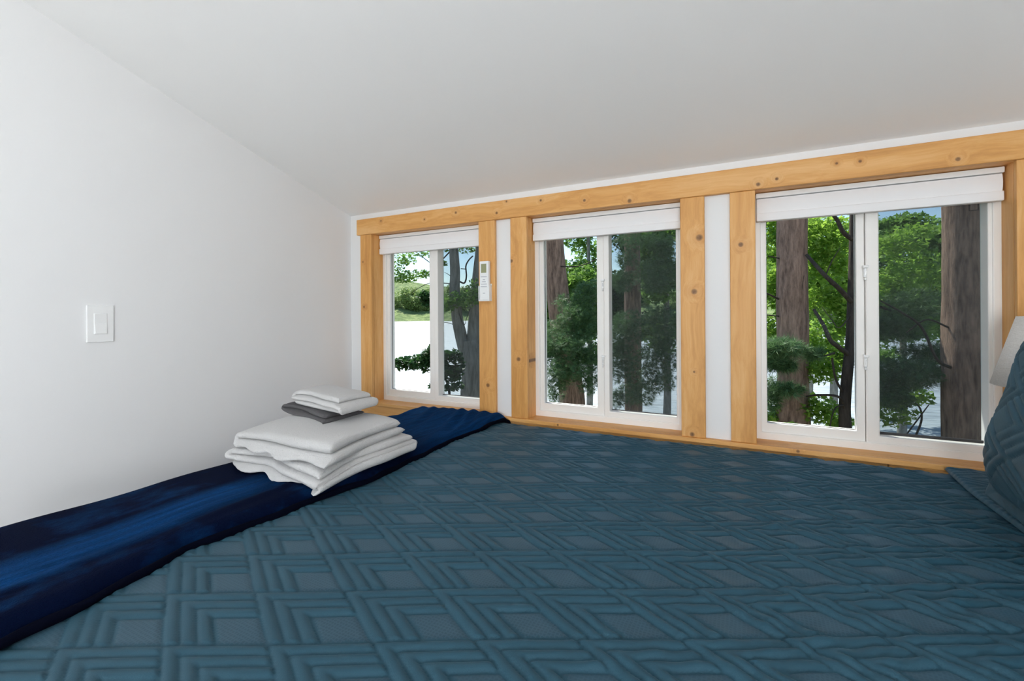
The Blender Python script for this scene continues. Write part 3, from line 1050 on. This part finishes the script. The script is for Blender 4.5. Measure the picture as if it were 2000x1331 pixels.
# ------------------------------------------------------------------ outdoors: lake, shores
WZ = -3.0
def sheet(name, x0, x1, y0, y1, z, mat, n=2):
    V = [(x0, y0, z), (x1, y0, z), (x1, y1, z), (x0, y1, z)]
    me = bpy.data.meshes.new(name)
    me.from_pydata(V, [], [(0, 1, 2, 3)])
    return link(name, me, mat)
lk = sheet('lake', -900, 500, 9.0, 1200, WZ, M['water'])
struct(lk)
gr = bmesh.new()
nx_, ny_ = 40, 14
vs = {}
for i in range(nx_ + 1):
    for j in range(ny_ + 1):
        x = -30 + 60 * i / nx_
        y = -12 + 23 * j / ny_
        z = -2.5 - 0.55 * max(0, (y - 4) / 6) + 0.12 * math.sin(x * 0.7) * math.cos(y * 0.9)
        vs[i, j] = gr.verts.new((x, y, z))
for i in range(nx_):
    for j in range(ny_):
        gr.faces.new((vs[i, j], vs[i + 1, j], vs[i + 1, j + 1], vs[i, j + 1]))
struct(bm_obj('shore_ground', gr, M['ground'], None, True))

# ------------------------------------------------------------------ trees
LEAF_N, LEAF_R = 2.2, 1.22
def leaves(clumps, size, shape, g):
    """clumps: list of (centre, (rx, ry, rz), count). Leaves scattered through ellipsoids -> V, tris"""
    P = []
    for c, r, n in clumps:
        n = int(n * LEAF_N)
        r = tuple(q * LEAF_R for q in r)
        d = g.normal(size=(n, 3))
        d /= np.linalg.norm(d, axis=1)[:, None]
        rad = g.uniform(0.0, 1.0, n) ** 0.45
        P.append(np.array(c) + d * rad[:, None] * np.array(r))
    P = np.concatenate(P)
    n = len(P)
    # random frames
    a = g.normal(size=(n, 3)); a[:, 2] *= 0.5
    a /= np.linalg.norm(a, axis=1)[:, None]
    b = g.normal(size=(n, 3)); b[:, 2] = b[:, 2] * 0.35
    b -= (b * a).sum(1)[:, None] * a
    b /= np.linalg.norm(b, axis=1)[:, None]
    c = np.cross(a, b)
    s = size * g.uniform(0.6, 1.25, n)
    if shape == 'oval':
        L = np.array([(-0.5, 0, 0), (-0.1, 0.24, 0.07), (0.25, 0.19, 0.05), (0.5, 0, 0), (0.25, -0.19, 0.05), (-0.1, -0.24, 0.07)])
        T = np.array([(0, 1, 5), (1, 2, 5), (2, 4, 5), (2, 3, 4)])
    elif shape == 'maple':
        L = np.array([(-0.45, 0, 0), (-0.2, 0.22, 0.05), (0.05, 0.5, 0.0), (0.12, 0.2, 0.04), (0.55, 0, 0.0), (0.12, -0.2, 0.04), (0.05, -0.5, 0.0), (-0.2, -0.22, 0.05)])
        T = np.array([(0, 1, 7), (1, 2, 3), (1, 3, 7), (3, 5, 7), (3, 4, 5), (5, 6, 7)])
    else:   # needle tuft
        L, T = [], []
        for k in range(9):
            w = -1.1 + 2.2 * k / 8
            q = len(L)
            L += [(0, -0.03, 0), (0, 0.03, 0), (math.cos(w), math.sin(w) * 0.8, 0.25 * math.sin(k * 2.3))]
            T.append((q, q + 1, q + 2))
        L, T = np.array(L), np.array(T)
    V = P[:, None, :] + s[:, None, None] * (L[None, :, 0, None] * a[:, None] + L[None, :, 1, None] * b[:, None] + L[None, :, 2, None] * c[:, None])
    m = len(L)
    F = (np.arange(n)[:, None, None] * m + T[None]).reshape(-1, 3)
    return V.reshape(-1, 3), F

def branch_pts(pix):
    return [at(*p) for p in pix]

def smooth_line(pts, n=5):
    """Catmull-Rom through pts"""
    P = [Vector(p) for p in pts]
    P = [P[0] * 2 - P[1]] + P + [P[-1] * 2 - P[-2]]
    out = []
    for i in range(1, len(P) - 2):
        for k in range(n):
            t = k / n
            p0, p1, p2, p3 = P[i - 1], P[i], P[i + 1], P[i + 2]
            out.append(0.5 * ((2 * p1) + (p2 - p0) * t + (2 * p0 - 5 * p1 + 4 * p2 - p3) * t * t + (3 * p1 - p0 - 3 * p2 + p3) * t ** 3))
    out.append(P[-2])
    return out

def trunk_mesh(name, pts, r0, r1, mat, parent, n=18, rough=0.05):
    P = smooth_line(pts, 8)
    rad = [r0 + (r1 - r0) * i / (len(P) - 1) for i in range(len(P))]
    V, Q = tube_data(P, rad, n)
    base = parent.location
    out = []
    for k, v in enumerate(V):
        p = Vector(v)
        i = k // n
        d = (p - P[i])
        p = P[i] + d * (1 + rough * noise.noise(Vector((p.x * 6, p.y * 6, p.z * 1.3))) * 2)
        out.append(tuple(p - base))
    return link(name, np_mesh(name, out, Q), mat, parent, True)

def px_clump(x, y, d, rx, ry, n, depth=None):
    """clump centred on pixel (x, y) at depth d, radii in pixels -> metres"""
    k = d / F_PX
    c = at(x, y, d)
    return (tuple(c), (rx * k, depth or rx * k, ry * k), n)

def tree(label, cat, root, trunks, branches, clumps, leaf_size, shape, leaf_mat, seed, bark_mat='bark', name='tree', group='trees by the lake'):
    o = empty(name, root)
    tag(o, label, cat, group)
    for pts, r0, r1 in trunks:
        trunk_mesh('trunk', pts, r0, r1, M[bark_mat], o)
    for pts, r0, r1 in branches:
        trunk_mesh('branch', pts, r0, r1, M['twig'], o, 7, 0.03)
    if clumps:
        V, F = leaves(clumps, leaf_size, shape, np.random.default_rng(seed))
        V = V - np.array(root)
        f = link('foliage', np_mesh('foliage', V, F), M[leaf_mat], o)
        f['kind'] = 'stuff'
    return o

def ground_below(p):
    return Vector((p[0], p[1], -2.7))

def stem(px_list, top_px, up=5.0, root_shift=(0, 0)):
    """trunk line through pixels, continued down to the ground and up out of sight"""
    pts = [at(*p) for p in px_list]
    lo, hi = pts[0], pts[-1]
    d = (pts[0] - pts[1])
    g = Vector((lo.x + root_shift[0], lo.y + root_shift[1], -2.9))
    t = (pts[-1] - pts[-2]).normalized()
    return [g] + pts + [hi + t * up]

# tree 1: forked tree in the leftmost window
D = 7.0
base = at(915, 775, D)
f0 = [Vector((base.x, base.y, -2.9)), at(921, 800, D), at(922, 740, D), at(921, 690, D), at(918, 665, D)]
f1 = [at(915, 730, D), at(908, 690, D), at(899, 650, D), at(892, 615, D), at(888, 570, D), at(889, 530, D), at(886, 480, D), at(880, 400, D), at(872, 300, D)]
f2 = [at(924, 730, D), at(924, 680, D), at(926, 635, D), at(929, 600, D), at(932, 560, D), at(938, 500, D), at(942, 440, D), at(948, 300, D)]
tree('forked grey trunk filling the right pane of the leftmost window', 'tree', (base.x, base.y, -2.9),
     [(f0, 0.20, 0.13), (f1, 0.10, 0.062), (f2, 0.105, 0.075)],
     [(branch_pts([(893, 560, D), (880, 540, D), (868, 532, D)]), .008, .003),
      (branch_pts([(897, 550, D), (907, 553, D), (911, 540, D), (910, 520, D), (916, 508, D), (924, 500, D)]), .014, .01),
      (branch_pts([(910, 526, D), (900, 525, D)]), .008, .006),
      (branch_pts([(893, 600, D), (905, 635, 6.8), (912, 620, 6.8), (918, 604, 6.8)]), .006, .004),
      (branch_pts([(890, 638, D), (880, 632, D), (866, 630, D)]), .007, .003),
      (branch_pts([(890, 480, D), (850, 520, 7.3), (838, 512, 7.4), (812, 492, 7.6)]), .012, .005),
      (branch_pts([(890, 555, D), (843, 553, 7.2), (818, 563, 7.3), (796, 578, 7.4)]), .008, .003)],
     [px_clump(790, 505, 7.6, 22, 12, 120), px_clump(775, 530, 7.6, 16, 22, 110), px_clump(805, 538, 7.6, 32, 8, 140), px_clump(825, 490, 7.5, 22, 12, 100),
      px_clump(832, 535, 7.5, 10, 8, 45), px_clump(790, 547, 7.6, 22, 5, 60),
      px_clump(870, 482, 7.2, 14, 10, 70), px_clump(910, 482, 7.2, 24, 12, 110), px_clump(868, 515, 7.2, 6, 6, 20),
      px_clump(900, 585, 6.8, 34, 14, 260), px_clump(876, 595, 6.8, 14, 14, 90), px_clump(925, 570, 6.7, 14, 22, 110)],
     0.055, 'oval', 'leaf_mid', 1, 'bark_grey', 'forked_tree')

# shrub branch low in the leftmost window
D = 5.6
b0 = at(880, 830, D)
tree('dark leafy shrub reaching low across the leftmost window', 'shrub', (b0.x, b0.y, -2.9), [],
     [([Vector((b0.x, b0.y, -2.9)), at(880, 830, D), at(870, 740, D), at(840, 712, D), at(800, 712, D), at(765, 716, D)], .02, .004),
      (branch_pts([(872, 750, D), (880, 758, D), (897, 762, D)]), .006, .003),
      (branch_pts([(865, 735, D), (874, 700, D), (876, 690, D)]), .006, .003)],
     [px_clump(785, 710, D, 18, 11, 80), px_clump(810, 709, D, 20, 12, 100), px_clump(833, 704, D, 12, 20, 90), px_clump(843, 690, D, 8, 14, 40),
      px_clump(868, 705, D, 15, 20, 120), px_clump(890, 695, D, 12, 12, 50), px_clump(876, 730, D, 20, 14, 110), px_clump(895, 720, D, 10, 22, 70), px_clump(885, 755, D, 18, 8, 45), px_clump(845, 755, D, 6, 8, 14),
      px_clump(829, 580, D, 12, 10, 60), px_clump(835, 592, D, 10, 8, 40)],
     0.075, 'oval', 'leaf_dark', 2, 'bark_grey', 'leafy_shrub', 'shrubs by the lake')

# tree 2: pine with a lit trunk, left pane of the middle window
D = 8.5
b0 = at(1118, 800, D)
tree('pine with mottled leaning trunk in the left pane of the middle window', 'tree', (b0.x, b0.y, -2.9),
     [(stem([(1120, 830, D), (1112, 740, D), (1098, 640, D), (1088, 560, D), (1080, 470, D)], None), 0.26, 0.17)],
     [(branch_pts([(1095, 600, D), (1130, 585, 8.0), (1165, 577, 7.6)]), .015, .006),
      (branch_pts([(1105, 700, D), (1140, 690, 8.0), (1168, 670, 7.6)]), .014, .006),
      (branch_pts([(1080, 520, D), (1130, 520, 8.0), (1180, 500, 7.6)]), .014, .006)],
     [px_clump(1100, 655, 7.6, 40, 28, 420), px_clump(1080, 690, 7.6, 26, 22, 260), px_clump(1130, 620, 7.4, 36, 26, 420), px_clump(1090, 735, 7.5, 30, 22, 280),
      px_clump(1150, 575, 7.4, 26, 24, 260), px_clump(1145, 705, 7.5, 26, 22, 260), px_clump(1085, 770, 7.6, 18, 18, 90), px_clump(1105, 590, 7.7, 20, 14, 70), px_clump(1120, 670, 7.2, 40, 20, 260), px_clump(1110, 720, 7.2, 36, 18, 220), px_clump(1150, 640, 7.3, 24, 20, 160), px_clump(1150, 745, 7.4, 22, 22, 170), px_clump(1082, 800, 7.6, 16, 14, 60), px_clump(1135, 690, 7.3, 30, 18, 150)],
     0.10, 'needle', 'needle', 3, 'bark', 'pine_tree')

# tree 3: pine seen through the right pane of the middle window
D = 9.5
b0 = at(1236, 800, D)
tree('dim straight pine trunk in the right pane of the middle window', 'tree', (b0.x, b0.y, -2.9),
     [(stem([(1238, 830, D), (1236, 700, D), (1235, 560, D), (1234, 450, D)], None), 0.19, 0.15)],
     [(branch_pts([(1235, 640, D), (1270, 620, 9.0), (1310, 600, 8.6)]), .015, .006),
      (branch_pts([(1235, 700, D), (1205, 690, 9.0), (1190, 680, 8.7)]), .014, .006)],
     [px_clump(1225, 640, 8.6, 34, 30, 420), px_clump(1280, 540, 8.8, 36, 30, 480), px_clump(1215, 550, 8.8, 20, 20, 200), px_clump(1285, 700, 8.5, 36, 34, 560),
      px_clump(1215, 715, 8.6, 28, 30, 380), px_clump(1240, 770, 8.6, 34, 20, 300), px_clump(1290, 620, 8.6, 24, 24, 220), px_clump(1255, 470, 8.8, 50, 14, 300), px_clump(1300, 490, 8.8, 20, 24, 200),
      px_clump(1205, 780, 8.6, 14, 18, 80), px_clump(1300, 660, 8.5, 26, 22, 220), px_clump(1275, 745, 8.5, 40, 20, 300), px_clump(1210, 675, 8.5, 24, 20, 180), px_clump(1225, 505, 8.8, 18, 16, 90)],
     0.11, 'needle', 'needle', 4, 'bark', 'pine_tree')

# tree 4: straight reddish pine, left pane of the rightmost window
D = 6.5
b0 = at(1548, 860, D)
tree('straight reddish-brown pine trunk in the left pane of the rightmost window', 'tree', (b0.x, b0.y, -2.9),
     [(stem([(1549, 880, D), (1548, 700, D), (1547, 540, D), (1547, 420, D)], None), 0.215, 0.185)],
     [(branch_pts([(1573, 500, D), (1570, 540, 6.3), (1565, 572, 6.3)]), .004, .003),
      (branch_pts([(1522, 505, D), (1500, 500, 6.3)]), .010, .006), (branch_pts([(1522, 585, D), (1495, 572, 6.3)]), .014, .010),
      (branch_pts([(1522, 618, D), (1492, 615, 6.3)]), .010, .007), (branch_pts([(1522, 755, D), (1495, 752, 6.3)]), .010, .007)],
     [px_clump(1525, 680, 5.9, 34, 14, 300), px_clump(1520, 712, 6.0, 26, 12, 220), px_clump(1540, 760, 6.0, 26, 10, 90), px_clump(1508, 770, 6.2, 14, 30, 120), px_clump(1590, 692, 5.9, 16, 10, 60)],
     0.13, 'needle', 'needle', 5, 'bark', 'pine_tree')

# tree 5: thick trunk, right pane of the rightmost window
D = 5.2
b0 = at(1886, 870, D)
tree('thick dark pine trunk in the right pane of the rightmost window', 'tree', (b0.x, b0.y, -2.9),
     [(stem([(1887, 900, D), (1886, 700, D), (1886, 540, D), (1885, 380, D)], None), 0.215, 0.195)],
     [(branch_pts([(1860, 720, D), (1830, 702, 5.0), (1800, 640, 5.0), (1760, 610, 5.0), (1720, 588, 5.0)]), .018, .008),
      (branch_pts([(1853, 640, D), (1810, 625, 5.3), (1770, 650, 5.4)]), .012, .006)],
     [px_clump(1770, 730, 5.6, 56, 24, 620), px_clump(1740, 770, 5.6, 30, 26, 260), px_clump(1810, 690, 5.8, 40, 16, 200), px_clump(1780, 600, 6.4, 60, 30, 420), px_clump(1745, 640, 6.2, 40, 26, 320)],
     0.12, 'needle', 'needle', 6, 'bark', 'pine_tree')

# tree 6: dark many-branched maple behind the middle bar of the rightmost window
D = 6.0
b0 = at(1652, 870, D)
tree('dark many-branched maple beside the middle bar of the rightmost window', 'tree', (b0.x, b0.y, -2.9),
     [(stem([(1652, 880, D), (1650, 800, D), (1655, 730, D), (1662, 660, D), (1666, 560, D), (1668, 430, D)], None), 0.075, 0.05),
      (branch_pts([(1657, 760, D), (1658, 700, D), (1640, 680, 5.9), (1622, 665, 5.9), (1608, 635, 6.0), (1590, 605, 6.2)]), 0.035, 0.02)],
     [(branch_pts([(1668, 596, D), (1640, 565, 5.9), (1610, 537, 5.9), (1575, 498, 6.1)]), .034, .022),
      (branch_pts([(1668, 470, D), (1648, 455, 5.9), (1635, 430, 5.9), (1622, 415, 5.9)]), .03, .02),
      (branch_pts([(1612, 540, 5.9), (1625, 510, 5.9), (1640, 485, 5.9)]), .008, .004),
      (branch_pts([(1652, 810, D), (1640, 777, 5.9), (1600, 772, 5.9), (1575, 775, 6.2)]), .018, .012),
      (branch_pts([(1630, 690, 5.9), (1600, 697, 5.9), (1578, 690, 6.2)]), .014, .008),
      (branch_pts([(1648, 770, D), (1632, 740, 5.9), (1625, 700, 5.9)]), .016, .012),
      (branch_pts([(1655, 790, D), (1630, 800, 5.8), (1618, 850, 5.8)]), .010, .006),
      (branch_pts([(1666, 610, D), (1640, 640, 5.9), (1625, 625, 5.9), (1605, 600, 6.0)]), .008, .004),
      (branch_pts([(1720, 600, 6.2), (1760, 615, 6.4), (1790, 640, 6.6)]), .02, .012),
      (branch_pts([(1780, 870, 6.0), (1800, 820, 6.0), (1790, 790, 6.0), (1760, 800, 6.0)]), .014, .008),
      (branch_pts([(1770, 850, 6.0), (1800, 810, 6.0), (1815, 790, 6.0)]), .010, .006)],
     [px_clump(1620, 470, 6.6, 40, 30, 330), px_clump(1590, 520, 6.8, 30, 30, 220), px_clump(1640, 520, 6.8, 30, 26, 180), px_clump(1610, 580, 6.7, 40, 26, 300), px_clump(1650, 620, 6.6, 26, 30, 190),
      px_clump(1510, 460, 6.9, 20, 26, 130), px_clump(1508, 560, 6.9, 18, 40, 190), px_clump(1600, 720, 6.4, 34, 26, 240), px_clump(1510, 640, 6.8, 18, 26, 100), px_clump(1640, 700, 6.5, 22, 18, 90),
      px_clump(1600, 800, 6.3, 34, 24, 200), px_clump(1640, 830, 6.3, 24, 18, 80), px_clump(1510, 810, 6.6, 18, 24, 110), px_clump(1545, 835, 5.8, 14, 10, 30),
      px_clump(1750, 480, 6.8, 40, 26, 230), px_clump(1800, 530, 6.9, 44, 40, 340), px_clump(1740, 560, 6.8, 34, 40, 260), px_clump(1800, 450, 6.9, 36, 12, 110),
      px_clump(1590, 440, 6.9, 60, 16, 260), px_clump(1520, 425, 6.9, 30, 12, 90), px_clump(1600, 650, 6.9, 50, 22, 260), px_clump(1590, 690, 6.8, 30, 24, 150), px_clump(1505, 690, 6.9, 20, 20, 90), px_clump(1745, 800, 6.1, 30, 30, 150), px_clump(1790, 775, 6.1, 24, 14, 70)],
     0.085, 'maple', 'leaf_bright', 7, 'twig', 'maple_tree')

# middle-distance trees on the near shore, behind the others
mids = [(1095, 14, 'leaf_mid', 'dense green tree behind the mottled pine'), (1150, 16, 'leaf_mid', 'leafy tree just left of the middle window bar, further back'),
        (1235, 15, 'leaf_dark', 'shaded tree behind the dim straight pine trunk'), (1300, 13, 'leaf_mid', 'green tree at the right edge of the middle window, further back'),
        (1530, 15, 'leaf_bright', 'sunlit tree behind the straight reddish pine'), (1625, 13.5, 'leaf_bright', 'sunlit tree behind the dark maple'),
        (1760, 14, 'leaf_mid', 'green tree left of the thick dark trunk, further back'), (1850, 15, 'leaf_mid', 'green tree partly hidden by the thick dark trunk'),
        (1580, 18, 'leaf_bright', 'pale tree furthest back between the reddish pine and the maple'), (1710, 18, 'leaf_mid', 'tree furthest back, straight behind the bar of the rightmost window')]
for i, (x, d, lm, lab) in enumerate(mids):
    g = np.random.default_rng(100 + i)
    b0 = at(x, 700, d)
    k = d / F_PX
    cl = []
    for j in range(11):
        yy = g.uniform(440, 640)
        cl.append(px_clump(x + g.uniform(-42, 42), yy, d + g.uniform(-0.8, 0.8), g.uniform(24, 36), g.uniform(20, 30), 230))
    for j in range(3):
        cl.append(px_clump(x + g.uniform(-40, 40), g.uniform(640, 700), d + g.uniform(-0.8, 0.8), g.uniform(18, 26), g.uniform(10, 16), 90))
    top = Vector((b0.x, b0.y, at(x, 420, d).z))
    tree(lab, 'tree', (b0.x, b0.y, WZ + 0.05), [([Vector((b0.x, b0.y, WZ)), Vector((b0.x + .05, b0.y, 0)), top], 0.13, 0.05)], [], cl, 0.17, 'maple', lm, 200 + i, 'bark_grey', 'leafy_tree', 'trees further back on the near shore')

# far shore: a low bank with a row of trees
def far_shore():
    bm = bmesh.new()
    n = 60
    rows = []
    for i in range(n + 1):
        ang = R(-62 + 124 * i / n)
        dirv = Vector((math.sin(ang - R(YAW) * 0.6), math.cos(ang - R(YAW) * 0.6), 0))
        wob = 18 * math.sin(i * 0.55) + 10 * math.sin(i * 1.7)
        d0 = 330 + wob
        p0 = CAM + dirv * d0
        p1 = CAM + dirv * (d0 + 25)
        p2 = CAM + dirv * (d0 + 160)
        rows.append([bm.verts.new((p0.x, p0.y, WZ - 0.2)), bm.verts.new((p1.x, p1.y, WZ + 5.0)), bm.verts.new((p2.x, p2.y, WZ + 36 + 4 * math.sin(i * 0.8)))])
    for i in range(n):
        for k in range(2):
            bm.faces.new((rows[i][k], rows[i + 1][k], rows[i + 1][k + 1], rows[i][k + 1]))
    bmesh.ops.recalc_face_normals(bm, faces=bm.faces)
    return struct(bm_obj('far_shore', bm, M['shore'], None, True))
far_shore()

def far_tree_proto():
    o = empty('far_tree', (0, 0, 0))
    V, Q = tube_data([(0, 0, -1), (0, 0, 8)], [0.4, 0.25], 6)
    link('trunk', np_mesh('trunk', V, Q), M['bark_grey'], o)
    g = np.random.default_rng(5)
    cl = [((g.uniform(-3.5, 3.5), g.uniform(-3, 3), 5 + g.uniform(0, 11)), (g.uniform(2.5, 4.2),) * 2 + (g.uniform(2.2, 3.6),), 110) for _ in range(11)]
    V, F = leaves(cl, 1.3, 'oval', g)
    f = link('foliage', np_mesh('foliage', V, F), M['leaf_far'], o)
    f['kind'] = 'stuff'
    return o
proto = far_tree_proto()
tag(proto, 'pale green tree standing on the far shore across the lake', 'tree', 'trees on the far shore')
def copy_tree(o):
    c = o.copy(); C.objects.link(c)
    for ch in o.children:
        k = ch.copy(); C.objects.link(k); k.parent = c
    return c
spots = []
g = random.Random(4)
for row, step in ((0, 21), (1, 24)):
    for px in range(752, 950, step):
        spots.append((px + g.uniform(-3, 3) + row * 9, 350 + row * 60, g.uniform(0.9, 1.35), g.uniform(0, 6.28), row))
for px in list(range(1075, 1330, 60)) + list(range(1500, 1930, 70)):
    spots.append((px, 350 + g.uniform(-8, 8), g.uniform(0.9, 1.3), g.uniform(0, 6.28), 0))
for i, (px, d, s, rz, row) in enumerate(spots):
    o = proto if i == 0 else copy_tree(proto)
    p = at(px, 614, d)
    o.location = (p.x, p.y, WZ + 1.4 + row * 6.0)
    o.rotation_euler = (0, 0, rz)
    o.scale = (s, s, s * 1.05)
